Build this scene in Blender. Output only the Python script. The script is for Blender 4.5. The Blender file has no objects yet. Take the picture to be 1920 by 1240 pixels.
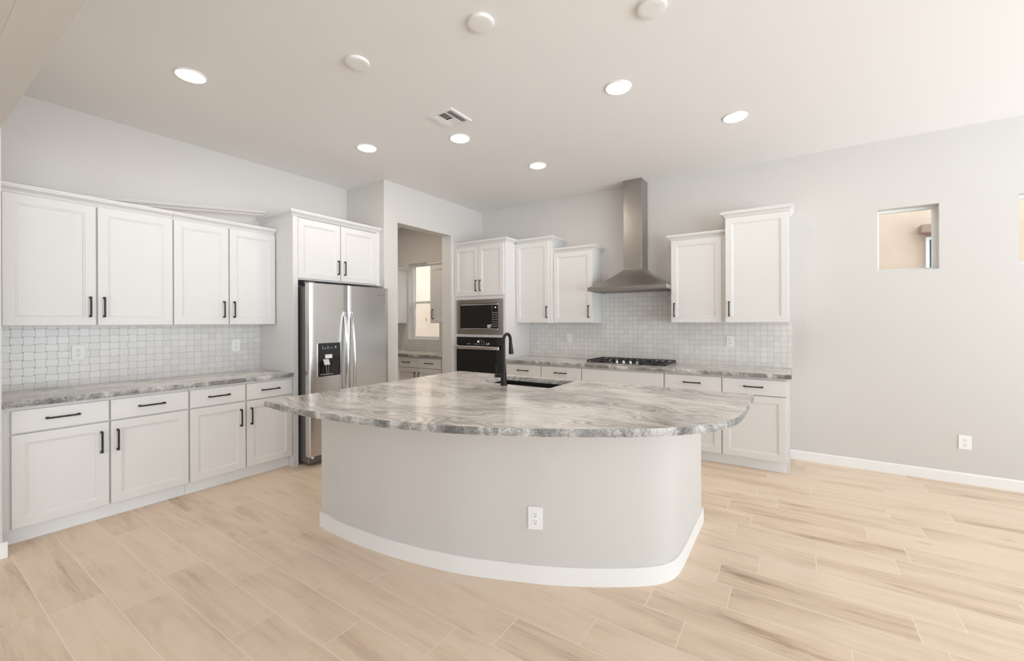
import bpy, bmesh, math, random
from mathutils import Vector, Matrix, noise

random.seed(7)
S = bpy.context.scene
COL = S.collection
PI = math.pi

# ------------------------------------------------------------------ camera, sky, exposure
cam_d = bpy.data.cameras.new('camera')
cam_d.sensor_fit = 'HORIZONTAL'
cam_d.sensor_width = 36.0
cam_d.lens = 36.0 * 798.1146 / 1920.0
cam_d.shift_y = -(620.0 - 603.1432) / 1920.0
cam_d.clip_start = 0.02
cam = bpy.data.objects.new('camera', cam_d)
cam.location = (0.0, 0.0, 1.4017)
cam.rotation_euler = (math.radians(90), math.radians(0.204), math.radians(33.565))
COL.objects.link(cam)
S.camera = cam

world = bpy.data.worlds.new('daylight')
S.world = world
world.use_nodes = True
wn = world.node_tree.nodes
bg = wn.get('Background') or wn.new('ShaderNodeBackground')
SKY, BRIGHT_SIDE = 1.5, 4.1      # open sky, and the added brighter side of the world (+x)


def build_sky():
    nt = world.node_tree
    tc = nt.nodes.new('ShaderNodeTexCoord')
    sp = nt.nodes.new('ShaderNodeSeparateXYZ')
    nt.links.new(tc.outputs['Generated'], sp.inputs[0])
    mr = nt.nodes.new('ShaderNodeMapRange')
    mr.interpolation_type = 'SMOOTHSTEP'
    mr.inputs['From Min'].default_value = 0.0
    mr.inputs['From Max'].default_value = 0.55
    mr.inputs['To Min'].default_value = SKY
    mr.inputs['To Max'].default_value = BRIGHT_SIDE
    nt.links.new(sp.outputs['X'], mr.inputs['Value'])
    # world made brighter below the horizon, added to lift the ceiling
    mz = nt.nodes.new('ShaderNodeMapRange')
    mz.interpolation_type = 'SMOOTHSTEP'
    mz.inputs['From Min'].default_value = 0.05
    mz.inputs['From Max'].default_value = -0.15
    mz.inputs['To Min'].default_value = 1.0
    mz.inputs['To Max'].default_value = 2.05
    nt.links.new(sp.outputs['Z'], mz.inputs['Value'])
    mu = nt.nodes.new('ShaderNodeMath')
    mu.operation = 'MULTIPLY'
    nt.links.new(mr.outputs[0], mu.inputs[0])
    nt.links.new(mz.outputs[0], mu.inputs[1])
    nt.links.new(mu.outputs[0], bg.inputs['Strength'])
    bg.inputs['Color'].default_value = (0.825, 0.918, 1.0, 1.0)


build_sky()

S.view_settings.view_transform = 'Standard'
S.view_settings.look = 'None'
S.view_settings.exposure = 0.16
S.view_settings.gamma = 1.0
S.view_settings.use_curve_mapping = False
S.cycles.use_denoising = True
S.cycles.max_bounces = 12
S.cycles.diffuse_bounces = 8
S.cycles.glossy_bounces = 5
S.cycles.transparent_max_bounces = 12
S.cycles.sample_clamp_indirect = 8.0

LAMP_WATTS = 3.8
LENS_EMIT = 9.0


def portal(loc, rot, sx, sy):
    l = bpy.data.lights.new('window_portal', 'AREA')
    l.shape = 'RECTANGLE'
    l.size, l.size_y = sx, sy
    l.cycles.is_portal = True
    o = bpy.data.objects.new('window_portal', l)
    o.location = loc
    o.rotation_euler = rot
    COL.objects.link(o)


# ------------------------------------------------------------------ key dimensions (metres)
H = 3.063            # kitchen ceiling
XW = -4.673          # left wall
YW = 5.174           # back wall
XP = -3.976          # wall with the pantry opening
YJ = 3.305           # short wall beside the refrigerator
ZC = 0.914           # worktops
ZB = 0.876           # top of base cabinets
ZU = 1.382           # underside of wall cabinets
YH0, YH1, ZH = 0.292, 0.432, 2.565   # dividing wall and its header
XS = -3.945
XR, YF = 5.2, -4.6   # far right wall, wall behind the camera

# ------------------------------------------------------------------ materials


def newmat(name):
    m = bpy.data.materials.new(name)
    m.use_nodes = True
    nt = m.node_tree
    b = nt.nodes.get('Principled BSDF')
    return m, nt, b


def N(nt, t, **kw):
    n = nt.nodes.new(t)
    for k, v in kw.items():
        setattr(n, k, v)
    return n


def M_(nt, op, a, b=None, c=None):
    n = nt.nodes.new('ShaderNodeMath')
    n.operation = op
    for i, v in enumerate((a, b, c)):
        if v is None:
            continue
        if isinstance(v, (int, float)):
            n.inputs[i].default_value = v
        else:
            nt.links.new(v, n.inputs[i])
    return n.outputs[0]


def ramp(nt, fac, stops, interp='LINEAR'):
    n = nt.nodes.new('ShaderNodeValToRGB')
    cr = n.color_ramp
    cr.interpolation = interp
    while len(cr.elements) < len(stops):
        cr.elements.new(0.5)
    for e, (p, c) in zip(cr.elements, stops):
        e.position = p
        e.color = (c[0], c[1], c[2], 1)
    nt.links.new(fac, n.inputs['Fac'])
    return n.outputs['Color']


def mixc(nt, fac, a, b, mode='MIX'):
    n = nt.nodes.new('ShaderNodeMix')
    n.data_type = 'RGBA'
    n.blend_type = mode
    for s, v in (('Factor', fac), ('A', a), ('B', b)):
        sock = [i for i in n.inputs if i.name == s and i.type == ('VALUE' if s == 'Factor' else 'RGBA')][0]
        if isinstance(v, (int, float)):
            sock.default_value = v
        elif isinstance(v, tuple):
            sock.default_value = (v[0], v[1], v[2], 1)
        else:
            nt.links.new(v, sock)
    return [o for o in n.outputs if o.type == 'RGBA'][0]


def texco(nt, scale=(1, 1, 1), out='Object', loc=(0, 0, 0)):
    t = N(nt, 'ShaderNodeTexCoord')
    mp = N(nt, 'ShaderNodeMapping')
    mp.inputs['Scale'].default_value = scale
    mp.inputs['Location'].default_value = loc
    nt.links.new(t.outputs[out], mp.inputs['Vector'])
    return mp.outputs['Vector']


def noisetex(nt, vec, scale, detail=4, rough=0.5, dist=0.0):
    n = N(nt, 'ShaderNodeTexNoise')
    n.inputs['Scale'].default_value = scale
    n.inputs['Detail'].default_value = detail
    n.inputs['Roughness'].default_value = rough
    n.inputs['Distortion'].default_value = dist
    nt.links.new(vec, n.inputs['Vector'])
    return n.outputs['Fac']


def bump(nt, b, height, strength=0.2, dist=0.002):
    n = N(nt, 'ShaderNodeBump')
    n.inputs['Strength'].default_value = strength
    n.inputs['Distance'].default_value = dist
    nt.links.new(height, n.inputs['Height'])
    nt.links.new(n.outputs['Normal'], b.inputs['Normal'])


def plain(name, col, rough=0.5, metal=0.0, spec=0.5, bumps=None, var=0.0, scale=(1, 1, 1)):
    m, nt, b = newmat(name)
    b.inputs['Base Color'].default_value = (*col, 1)
    b.inputs['Roughness'].default_value = rough
    b.inputs['Metallic'].default_value = metal
    b.inputs['Specular IOR Level'].default_value = spec
    v = texco(nt, scale)
    if var:
        f = noisetex(nt, v, 3.0, 3)
        c = ramp(nt, f, [(0.3, tuple(x * (1 - var) for x in col)), (0.7, tuple(min(1, x * (1 + var)) for x in col))])
        nt.links.new(c, b.inputs['Base Color'])
    if bumps:
        f = noisetex(nt, v, bumps[0], 5, 0.6)
        bump(nt, b, f, bumps[1], bumps[2])
    return m


def steel(name, col, rough, stretch=(60, 60, 1)):
    m, nt, b = newmat(name)
    b.inputs['Metallic'].default_value = 1.0
    v = texco(nt, stretch)
    f = noisetex(nt, v, 6.0, 2, 0.5)
    c = ramp(nt, f, [(0.3, tuple(x * 0.985 for x in col)), (0.7, tuple(min(1, x * 1.015) for x in col))])
    nt.links.new(c, b.inputs['Base Color'])
    r = M_(nt, 'MULTIPLY_ADD', f, 0.04, rough - 0.02)
    nt.links.new(r, b.inputs['Roughness'])
    return m


def granite():
    m, nt, b = newmat('granite')
    t = N(nt, 'ShaderNodeTexCoord')
    obj = t.outputs['Object']
    # large swirl that bends the bands
    mp = N(nt, 'ShaderNodeMapping')
    mp.inputs['Scale'].default_value = (0.55, 1.1, 1.2)
    nt.links.new(obj, mp.inputs['Vector'])
    sw = N(nt, 'ShaderNodeTexNoise')
    sw.inputs['Scale'].default_value = 1.7
    sw.inputs['Detail'].default_value = 3
    nt.links.new(mp.outputs['Vector'], sw.inputs['Vector'])
    sub = N(nt, 'ShaderNodeVectorMath', operation='SUBTRACT')
    sub.inputs[1].default_value = (0.5, 0.5, 0.5)
    nt.links.new(sw.outputs['Color'], sub.inputs[0])
    sc = N(nt, 'ShaderNodeVectorMath', operation='MULTIPLY')
    sc.inputs[1].default_value = (1.1, 1.7, 0.3)
    nt.links.new(sub.outputs[0], sc.inputs[0])
    ad = N(nt, 'ShaderNodeVectorMath', operation='ADD')
    nt.links.new(obj, ad.inputs[0])
    nt.links.new(sc.outputs[0], ad.inputs[1])
    st = N(nt, 'ShaderNodeMapping')
    st.inputs['Scale'].default_value = (1.1, 9.0, 5.0)
    st.inputs['Rotation'].default_value = (0, 0, math.radians(-7))
    nt.links.new(ad.outputs[0], st.inputs['Vector'])
    bands = noisetex(nt, st.outputs['Vector'], 1.25, 9, 0.66, 0.35)
    st2 = N(nt, 'ShaderNodeMapping')
    st2.inputs['Scale'].default_value = (5.0, 52.0, 30.0)
    st2.inputs['Rotation'].default_value = (0, 0, math.radians(-7))
    nt.links.new(ad.outputs[0], st2.inputs['Vector'])
    fine = noisetex(nt, st2.outputs['Vector'], 1.3, 8, 0.75, 0.5)
    wv = N(nt, 'ShaderNodeTexWave', wave_type='BANDS', bands_direction='Y', wave_profile='SIN')
    wv.inputs['Scale'].default_value = 6.0
    wv.inputs['Distortion'].default_value = 9.0
    wv.inputs['Detail'].default_value = 5.0
    wv.inputs['Detail Scale'].default_value = 0.42
    wv.inputs['Detail Roughness'].default_value = 0.6
    wm_ = N(nt, 'ShaderNodeMapping')
    wm_.inputs['Scale'].default_value = (0.7, 1.0, 1.0)
    nt.links.new(ad.outputs[0], wm_.inputs['Vector'])
    nt.links.new(wm_.outputs['Vector'], wv.inputs['Vector'])
    grain = noisetex(nt, obj, 150.0, 5, 0.75)
    big = noisetex(nt, texco(nt, (1.0, 1.7, 1.5), loc=(3.1, 1.3, 0)), 1.35, 2, 0.5, 0.8)
    f = M_(nt, 'MULTIPLY_ADD', fine, 0.25, M_(nt, 'MULTIPLY', bands, 0.34))
    f = M_(nt, 'ADD', f, 0.225)
    f = M_(nt, 'MULTIPLY_ADD', M_(nt, 'SUBTRACT', wv.outputs['Fac'], 0.5), 0.085, f)
    f = M_(nt, 'MULTIPLY_ADD', M_(nt, 'SUBTRACT', big, 0.5), 0.40, f)
    f = M_(nt, 'MULTIPLY_ADD', grain, 0.38, M_(nt, 'SUBTRACT', f, 0.19))
    c = ramp(nt, f, [(0.27, (0.05, 0.048, 0.046)), (0.355, (0.19, 0.18, 0.17)), (0.42, (0.33, 0.31, 0.293)),
                     (0.48, (0.465, 0.435, 0.41)), (0.53, (0.60, 0.56, 0.53)), (0.59, (0.76, 0.72, 0.685)), (0.68, (0.88, 0.85, 0.82))])
    # pale broad veins
    vn = N(nt, 'ShaderNodeMapping')
    vn.inputs['Scale'].default_value = (0.9, 2.2, 1.6)
    vn.inputs['Rotation'].default_value = (0, 0, math.radians(24))
    vn.inputs['Location'].default_value = (0.35, 0.2, 0)
    nt.links.new(ad.outputs[0], vn.inputs['Vector'])
    vv = noisetex(nt, vn.outputs['Vector'], 1.2, 4, 0.5, 0.3)
    dv = M_(nt, 'ABSOLUTE', M_(nt, 'SUBTRACT', vv, 0.5))
    vm = ramp(nt, dv, [(0.0, (1, 1, 1)), (0.016, (0.8, 0.8, 0.8)), (0.05, (0, 0, 0))])
    vm2 = M_(nt, 'MULTIPLY', vm, 0.55)
    c2 = mixc(nt, vm2, c, (0.80, 0.76, 0.725))
    # dark mineral specks
    sp = noisetex(nt, obj, 60.0, 3, 0.8)
    sm = ramp(nt, sp, [(0.62, (0, 0, 0)), (0.70, (1, 1, 1))])
    c3 = mixc(nt, M_(nt, 'MULTIPLY', sm, 0.75), c2, (0.10, 0.095, 0.09))
    nt.links.new(c3, b.inputs['Base Color'])
    b.inputs['Roughness'].default_value = 0.16
    b.inputs['Specular IOR Level'].default_value = 0.45
    return m


def granite_edge(top):
    m = top.copy()
    m.name = 'granite_rough_edge'
    nt = m.node_tree
    b = nt.nodes.get('Principled BSDF')
    b.inputs['Roughness'].default_value = 0.42
    v = texco(nt, (1, 1, 1))
    f = noisetex(nt, v, 70.0, 6, 0.75)
    bump(nt, b, f, 0.9, 0.006)
    # broken stone: dark and pale crystals, banded along the edge
    src = b.inputs['Base Color'].links[0].from_socket
    sp = noisetex(nt, v, 120.0, 4, 0.85)
    bl = noisetex(nt, texco(nt, (1, 1, .5)), 7.5, 4, 0.65, 0.6)
    k = M_(nt, 'MULTIPLY_ADD', bl, 0.72, M_(nt, 'MULTIPLY', sp, 0.58))
    cc = ramp(nt, k, [(0.50, (0.03, 0.032, 0.03)), (0.585, (0.13, 0.135, 0.128)), (0.66, (0.30, 0.295, 0.28)), (0.76, (0.72, 0.70, 0.67))])
    nt.links.new(mixc(nt, 0.82, src, cc), b.inputs['Base Color'])
    return m


def weave_tile():
    m, nt, b = newmat('basketweave_tile')
    t = N(nt, 'ShaderNodeTexCoord')
    sep = N(nt, 'ShaderNodeSeparateXYZ')
    nt.links.new(t.outputs['Object'], sep.inputs[0])
    s, e, g = 0.0588, 0.055, 0.017
    u = M_(nt, 'DIVIDE', sep.outputs['X'], s)
    v = M_(nt, 'DIVIDE', M_(nt, 'SUBTRACT', sep.outputs['Z'], 0.905), 0.0565)
    i = M_(nt, 'FLOOR', u)
    j = M_(nt, 'FLOOR', v)
    a = M_(nt, 'ABSOLUTE', M_(nt, 'SUBTRACT', M_(nt, 'SUBTRACT', u, i), 0.5))
    bb = M_(nt, 'ABSOLUTE', M_(nt, 'SUBTRACT', M_(nt, 'SUBTRACT', v, j), 0.5))
    p = M_(nt, 'FLOORED_MODULO', M_(nt, 'ADD', i, j), 2.0)
    da = M_(nt, 'ABSOLUTE', M_(nt, 'SUBTRACT', a, 0.5 - e))
    db = M_(nt, 'ABSOLUTE', M_(nt, 'SUBTRACT', bb, 0.5 - e))
    d = M_(nt, 'ADD', M_(nt, 'MULTIPLY', p, da), M_(nt, 'MULTIPLY', M_(nt, 'SUBTRACT', 1.0, p), db))
    line = M_(nt, 'LESS_THAN', d, g)
    dot = M_(nt, 'MULTIPLY', M_(nt, 'GREATER_THAN', a, 0.5 - e), M_(nt, 'GREATER_THAN', bb, 0.5 - e))
    mask = M_(nt, 'MAXIMUM', line, dot)
    cmb = N(nt, 'ShaderNodeCombineXYZ')
    nt.links.new(i, cmb.inputs[0])
    nt.links.new(j, cmb.inputs[1])
    wnz = N(nt, 'ShaderNodeTexWhiteNoise', noise_dimensions='3D')
    nt.links.new(cmb.outputs[0], wnz.inputs['Vector'])
    tile = ramp(nt, wnz.outputs['Value'], [(0.0, (0.665, 0.65, 0.625)), (1.0, (0.725, 0.71, 0.685))])
    c = mixc(nt, mask, tile, (0.40, 0.385, 0.365))
    nt.links.new(c, b.inputs['Base Color'])
    r = M_(nt, 'MULTIPLY_ADD', mask, 0.5, 0.22)
    nt.links.new(r, b.inputs['Roughness'])
    bump(nt, b, M_(nt, 'SUBTRACT', 1.0, mask), 0.5, 0.002)
    return m


def wood_floor():
    m, nt, b = newmat('wood_look_tile')
    uv = N(nt, 'ShaderNodeUVMap', uv_map='loc')
    at = N(nt, 'ShaderNodeAttribute', attribute_name='pid')
    sep = N(nt, 'ShaderNodeSeparateColor')
    nt.links.new(at.outputs['Color'], sep.inputs[0])
    r1, r2, r3 = sep.outputs[0], sep.outputs[1], sep.outputs[2]
    cmb = N(nt, 'ShaderNodeCombineXYZ')
    nt.links.new(M_(nt, 'MULTIPLY', r1, 40.0), cmb.inputs[0])
    nt.links.new(M_(nt, 'MULTIPLY', r2, 40.0), cmb.inputs[1])
    ad = N(nt, 'ShaderNodeVectorMath', operation='ADD')
    nt.links.new(uv.outputs[0], ad.inputs[0])
    nt.links.new(cmb.outputs[0], ad.inputs[1])

    def stretch(sx, sy):
        q = N(nt, 'ShaderNodeMapping')
        q.inputs['Scale'].default_value = (sx, sy, 1)
        nt.links.new(ad.outputs[0], q.inputs['Vector'])
        return q.outputs['Vector']
    broad = noisetex(nt, stretch(1.5, 9.0), 1.0, 5, 0.55, 0.5)
    streak = noisetex(nt, stretch(2.6, 40.0), 1.0, 6, 0.65, 0.6)
    fine = noisetex(nt, stretch(10.0, 170.0), 1.0, 4, 0.6)
    f = M_(nt, 'MULTIPLY_ADD', streak, 0.35, M_(nt, 'MULTIPLY', broad, 0.65))
    f = M_(nt, 'MULTIPLY_ADD', fine, 0.18, M_(nt, 'SUBTRACT', f, 0.09))
    f = M_(nt, 'MULTIPLY_ADD', M_(nt, 'SUBTRACT', r3, 0.5), 0.16, f)
    c = ramp(nt, f, [(0.28, (0.41, 0.295, 0.208)), (0.36, (0.625, 0.485, 0.365)), (0.45, (0.715, 0.57, 0.437)),
                     (0.56, (0.775, 0.632, 0.497)), (0.72, (0.80, 0.675, 0.545))])
    # knots
    vor = N(nt, 'ShaderNodeTexVoronoi')
    vor.inputs['Scale'].default_value = 1.0
    nt.links.new(stretch(1.6, 4.5), vor.inputs['Vector'])
    k = ramp(nt, vor.outputs['Distance'], [(0.0, (1, 1, 1)), (0.035, (0.6, 0.6, 0.6)), (0.09, (0, 0, 0))])
    c2 = mixc(nt, M_(nt, 'MULTIPLY', k, 0.45), c, (0.22, 0.15, 0.10))
    nt.links.new(c2, b.inputs['Base Color'])
    b.inputs['Roughness'].default_value = 0.42
    b.inputs['Specular IOR Level'].default_value = 0.4
    bump(nt, b, streak, 0.08, 0.001)
    return m


def glass_mat(name, tint=(0.97, 0.985, 0.98), gl=0.08):
    m = bpy.data.materials.new(name)
    m.use_nodes = True
    nt = m.node_tree
    nt.nodes.clear()
    out = N(nt, 'ShaderNodeOutputMaterial')
    mix = N(nt, 'ShaderNodeMixShader')
    tr = N(nt, 'ShaderNodeBsdfTransparent')
    tr.inputs['Color'].default_value = (*tint, 1)
    g = N(nt, 'ShaderNodeBsdfGlossy')
    g.inputs['Roughness'].default_value = 0.02
    fr = N(nt, 'ShaderNodeFresnel')
    fr.inputs['IOR'].default_value = 1.45
    ge = N(nt, 'ShaderNodeNewGeometry')
    nt.links.new(M_(nt, 'MULTIPLY', fr.outputs[0], M_(nt, 'SUBTRACT', 1.0, ge.outputs['Backfacing'])), mix.inputs[0])
    nt.links.new(tr.outputs[0], mix.inputs[1])
    nt.links.new(g.outputs[0], mix.inputs[2])
    nt.links.new(mix.outputs[0], out.inputs['Surface'])
    return m


def emit(name, col, s):
    m, nt, b = newmat(name)
    b.inputs['Base Color'].default_value = (*col, 1)
    b.inputs['Emission Color'].default_value = (*col, 1)
    b.inputs['Emission Strength'].default_value = s
    return m


MAT = dict(
    wall=plain('wall_paint', (0.605, 0.582, 0.554), 0.75, spec=0.25, bumps=(55.0, 0.12, 0.003)),
    ceil=plain('lightened_ceiling_paint', (0.80, 0.79, 0.782), 0.85, spec=0.2, bumps=(50.0, 0.08, 0.002)),  # same paint as the walls, lightened in colour to brighten the ceiling
    trim=plain('white_trim_paint', (0.80, 0.79, 0.775), 0.45),
    cab=plain('white_cabinet_paint', (0.685, 0.672, 0.655), 0.38, spec=0.4),
    toe=plain('toe_kick_board', (0.80, 0.80, 0.80), 0.5),
    black=plain('matte_black_metal', (0.018, 0.017, 0.016), 0.42, 0.6),
    iron=plain('black_cast_iron', (0.02, 0.02, 0.02), 0.6, bumps=(300, 0.2, 0.001)),
    bglass=plain('black_glass', (0.008, 0.008, 0.009), 0.06),
    bplast=plain('black_plastic', (0.015, 0.015, 0.016), 0.35),
    gplast=plain('grey_plastic', (0.30, 0.30, 0.30), 0.4),
    steel=steel('brushed_steel', (0.62, 0.605, 0.59), 0.24, (.6, .6, 260)),
    steel2=steel('hood_steel', (0.40, 0.375, 0.35), 0.28, (.6, .6, 260)),
    steeld=plain('grey_painted_steel', (0.20, 0.195, 0.185), 0.4, 0.7),
    chrome=plain('polished_steel', (0.72, 0.71, 0.70), 0.16, 1.0),
    plate=plain('white_plastic', (0.82, 0.815, 0.80), 0.35),
    slot=plain('dark_slot', (0.02, 0.02, 0.02), 0.6),
    vinyl=plain('white_vinyl', (0.78, 0.79, 0.79), 0.4),
    mark=plain('pale_marking', (0.62, 0.62, 0.62), 0.5),
    paper=plain('paper_label', (0.80, 0.80, 0.78), 0.7),
    logo=plain('grey_logo', (0.20, 0.20, 0.21), 0.4),
    orange=plain('orange_tint', (0.85, 0.36, 0.04), 0.6),
    grout=plain('pale_grout', (0.86, 0.76, 0.64), 0.9),
    stucco=plain('peach_stucco', (0.66, 0.51, 0.395), 0.9, bumps=(60, 0.5, 0.01), var=0.06),
    beam=plain('brown_stucco_beam', (0.36, 0.25, 0.19), 0.9, bumps=(60, 0.4, 0.01)),
    dirt=plain('gravel', (0.42, 0.36, 0.29), 0.95, bumps=(40, 0.6, 0.02), var=0.15),
    darkglass=plain('dark_green_glass', (0.05, 0.085, 0.08), 0.08),
    lens=emit('led_diffuser', (1.0, 0.955, 0.89), LENS_EMIT),
    indicator=emit('lit_display', (0.75, 0.88, 1.0), 1.4),
    pane=glass_mat('window_glass'),
    screen=glass_mat('screened_glass', (0.90, 0.905, 0.89)),
    tile=weave_tile(),
    floor=wood_floor(),
    granite=granite(),
)
MAT['granite_edge'] = granite_edge(MAT['granite'])

# ------------------------------------------------------------------ mesh helpers


def box(bm, x0, x1, y0, y1, z0, z1, bev=0.0, seg=1):
    vs = [bm.verts.new(p) for p in ((x0, y0, z0), (x1, y0, z0), (x1, y1, z0), (x0, y1, z0),
                                    (x0, y0, z1), (x1, y0, z1), (x1, y1, z1), (x0, y1, z1))]
    fs = [bm.faces.new([vs[i] for i in f]) for f in
          ((3, 2, 1, 0), (4, 5, 6, 7), (0, 1, 5, 4), (1, 2, 6, 5), (2, 3, 7, 6), (3, 0, 4, 7))]
    if bev > 0:
        es = list({e for f in fs for e in f.edges})
        bmesh.ops.bevel(bm, geom=es, offset=bev, segments=seg, affect='EDGES', profile=0.5)
    return bm


def B(*args, **kw):
    bm = bmesh.new()
    return box(bm, *args, **kw)


def tube(bm, pts, rad, seg=12, caps=True, flat=1.0):
    pts = [Vector(p) for p in pts]
    if not hasattr(rad, '__len__'):
        rad = [rad] * len(pts)
    rings = []
    prev = None
    for i, p in enumerate(pts):
        t = (pts[min(i + 1, len(pts) - 1)] - pts[max(i - 1, 0)]).normalized()
        if prev is None:
            ref = Vector((0, 0, 1)) if abs(t.z) < 0.9 else Vector((1, 0, 0))
            n = t.cross(ref).normalized()
        else:
            n = (prev - t * prev.dot(t)).normalized()
        prev = n
        b = t.cross(n)
        rings.append([bm.verts.new(p + (n * math.cos(a) + b * math.sin(a) * flat) * rad[i])
                      for a in [2 * PI * k / seg for k in range(seg)]])
    for r0, r1 in zip(rings, rings[1:]):
        for k in range(seg):
            bm.faces.new((r0[k], r0[(k + 1) % seg], r1[(k + 1) % seg], r1[k]))
    if caps:
        bm.faces.new(list(reversed(rings[0])))
        bm.faces.new(rings[-1])
    return bm


def lathe(bm, prof, c=(0, 0, 0), seg=32, axis='Z'):
    """prof: list of (radius, height)."""
    rings = []
    c = Vector(c)
    for r, h in prof:
        ring = []
        for k in range(seg):
            a = 2 * PI * k / seg
            x, y = r * math.cos(a), r * math.sin(a)
            v = {'Z': Vector((x, y, h)), 'Y': Vector((x, h, y)), 'X': Vector((h, x, y))}[axis]
            ring.append(bm.verts.new(c + v))
        rings.append(ring)
    for r0, r1 in zip(rings, rings[1:]):
        for k in range(seg):
            bm.faces.new((r0[k], r0[(k + 1) % seg], r1[(k + 1) % seg], r1[k]))
    for ring in (rings[0], rings[-1]):
        bm.faces.new(ring)
    return bm


def prism(bm, poly, z0, z1):
    lo = [bm.verts.new((x, y, z0)) for x, y in poly]
    hi = [bm.verts.new((x, y, z1)) for x, y in poly]
    n = len(poly)
    for k in range(n):
        bm.faces.new((lo[k], lo[(k + 1) % n], hi[(k + 1) % n], hi[k]))
    bm.faces.new(list(reversed(lo)))
    bm.faces.new(hi)
    return bm


def xprism(bm, prof, x0, x1):
    """profile in (y,z) swept along x."""
    a = [bm.verts.new((x0, y, z)) for y, z in prof]
    b = [bm.verts.new((x1, y, z)) for y, z in prof]
    n = len(prof)
    for k in range(n):
        bm.faces.new((a[k], a[(k + 1) % n], b[(k + 1) % n], b[k]))
    bm.faces.new(list(reversed(a)))
    bm.faces.new(b)
    return bm


def obj(name, bm, mat, parent=None, smooth=False, angle=35, label=None, mats=None):
    bmesh.ops.recalc_face_normals(bm, faces=bm.faces)
    me = bpy.data.meshes.new(name)
    bm.to_mesh(me)
    bm.free()
    for mm in (mats or [mat]):
        me.materials.append(MAT[mm] if isinstance(mm, str) else mm)
    if smooth:
        for p in me.polygons:
            p.use_smooth = True
        me.set_sharp_from_angle(angle=math.radians(angle))
    o = bpy.data.objects.new(name, me)
    COL.objects.link(o)
    if parent is not None:
        o.parent = parent
    if label:
        o['label'] = label
    return o


def thing(name, label, cat, loc=(0, 0, 0), rz=0.0, group=None):
    o = bpy.data.objects.new(name, None)
    o.empty_display_size = 0.1
    o.location = loc
    o.rotation_euler = (0, 0, rz)
    COL.objects.link(o)
    return tag(o, label, cat, group)


def tag(o, label, cat, group=None):
    o['label'] = label
    o['category'] = cat
    if group:
        o['group'] = group
    return o


def struct(name, bm, mat, parent=None, **kw):
    o = obj(name, bm, mat, parent, **kw)
    if parent is None:
        o['kind'] = 'structure'
    return o


def copy_tree(o, parent=None):
    c = o.copy()
    COL.objects.link(c)
    c.parent = parent
    for ch in list(o.children):
        copy_tree(ch, c)
    return c


def panel_with_holes(bm, u0, u1, v0, v1, holes, put):
    """Slab cut by rectangular holes; put(u,v,w) maps to xyz, w in {0,1}."""
    us = sorted({u0, u1, *[h[0] for h in holes], *[h[1] for h in holes]})
    vs = sorted({v0, v1, *[h[2] for h in holes], *[h[3] for h in holes]})
    us = [u for u in us if u0 <= u <= u1]
    vs = [v for v in vs if v0 <= v <= v1]
    cache = {}

    def V(i, j, w):
        k = (i, j, w)
        if k not in cache:
            cache[k] = bm.verts.new(put(us[i], vs[j], w))
        return cache[k]

    def solid(i, j):
        if i < 0 or j < 0 or i >= len(us) - 1 or j >= len(vs) - 1:
            return False
        cu, cv = (us[i] + us[i + 1]) / 2, (vs[j] + vs[j + 1]) / 2
        return not any(h[0] < cu < h[1] and h[2] < cv < h[3] for h in holes)
    for i in range(len(us) - 1):
        for j in range(len(vs) - 1):
            if not solid(i, j):
                continue
            bm.faces.new((V(i, j, 0), V(i + 1, j, 0), V(i + 1, j + 1, 0), V(i, j + 1, 0)))
            bm.faces.new((V(i, j, 1), V(i, j + 1, 1), V(i + 1, j + 1, 1), V(i + 1, j, 1)))
            for di, dj, a, b in ((-1, 0, (i, j), (i, j + 1)), (1, 0, (i + 1, j), (i + 1, j + 1)),
                                 (0, -1, (i, j), (i + 1, j)), (0, 1, (i, j + 1), (i + 1, j + 1))):
                if not solid(i + di, j + dj):
                    bm.faces.new((V(*a, 0), V(*b, 0), V(*b, 1), V(*a, 1)))
    return bm


def wall_x(x0, x1, ya, yb, z0, z1, holes=()):
    """wall running along x, between y=ya and y=yb."""
    return panel_with_holes(bmesh.new(), x0, x1, z0, z1, list(holes), lambda u, v, w: (u, yb if w else ya, v))


def wall_y(y0, y1, xa, xb, z0, z1, holes=()):
    return panel_with_holes(bmesh.new(), y0, y1, z0, z1, list(holes), lambda u, v, w: (xb if w else xa, u, v))


# ------------------------------------------------------------------ setting
XL, YB2 = -6.5, 5.35
W1 = (0.645, 1.058, 1.853, 2.426)
W2 = (1.528, 1.941, 1.857, 2.430)
W3 = (-5.59, -4.862, 1.095, 2.404)

struct('wall_back', wall_x(XL, XR + .15, YW, YB2, -0.02, H, [W1, W2, W3]), 'wall')
struct('wall_left', B(XW - .14, XW, YH1, YJ, -0.02, H), 'wall')
struct('wall_beside_refrigerator', B(XL, XP, YJ, YJ + .145, -0.02, H), 'wall')
struct('wall_pantry', wall_y(YJ + .145, YW, XP - .17, XP, -0.02, H, [(3.509, 4.465, -0.02, 2.598)]), 'wall')
struct('wall_pantry_left', B(XL - .14, XL, YJ, YB2, -0.02, H), 'wall')
struct('wall_header', wall_x(XL, XR, YH0, YH1, -0.02, H, [(XS, XR, -0.02, ZH)]), 'wall')
struct('ceiling_soffit', B(XL, XR, -.75, YH0 - .0005, ZH, H - .0005), 'wall')
GL = (-4.2, -0.15, -0.02, 2.6)
GL2 = (0.15, 4.9, -0.02, 2.6)
struct('wall_right', wall_y(YF, YB2, XR, XR + .15, -0.02, H, [GL, GL2]), 'wall')
GF = (-2.2, 2.2, 0.6, 2.5)
struct('wall_front', wall_x(XL, XR + .15, YF - .15, YF, -0.02, H, [GF]), 'wall')
struct('wall_far_left', B(XL - .14, XL, YF, YH0, -0.02, H), 'wall')
struct('ceiling', B(XL - .14, XR + .15, YF - .15, YB2, H, H + .15), 'ceil')
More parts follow.
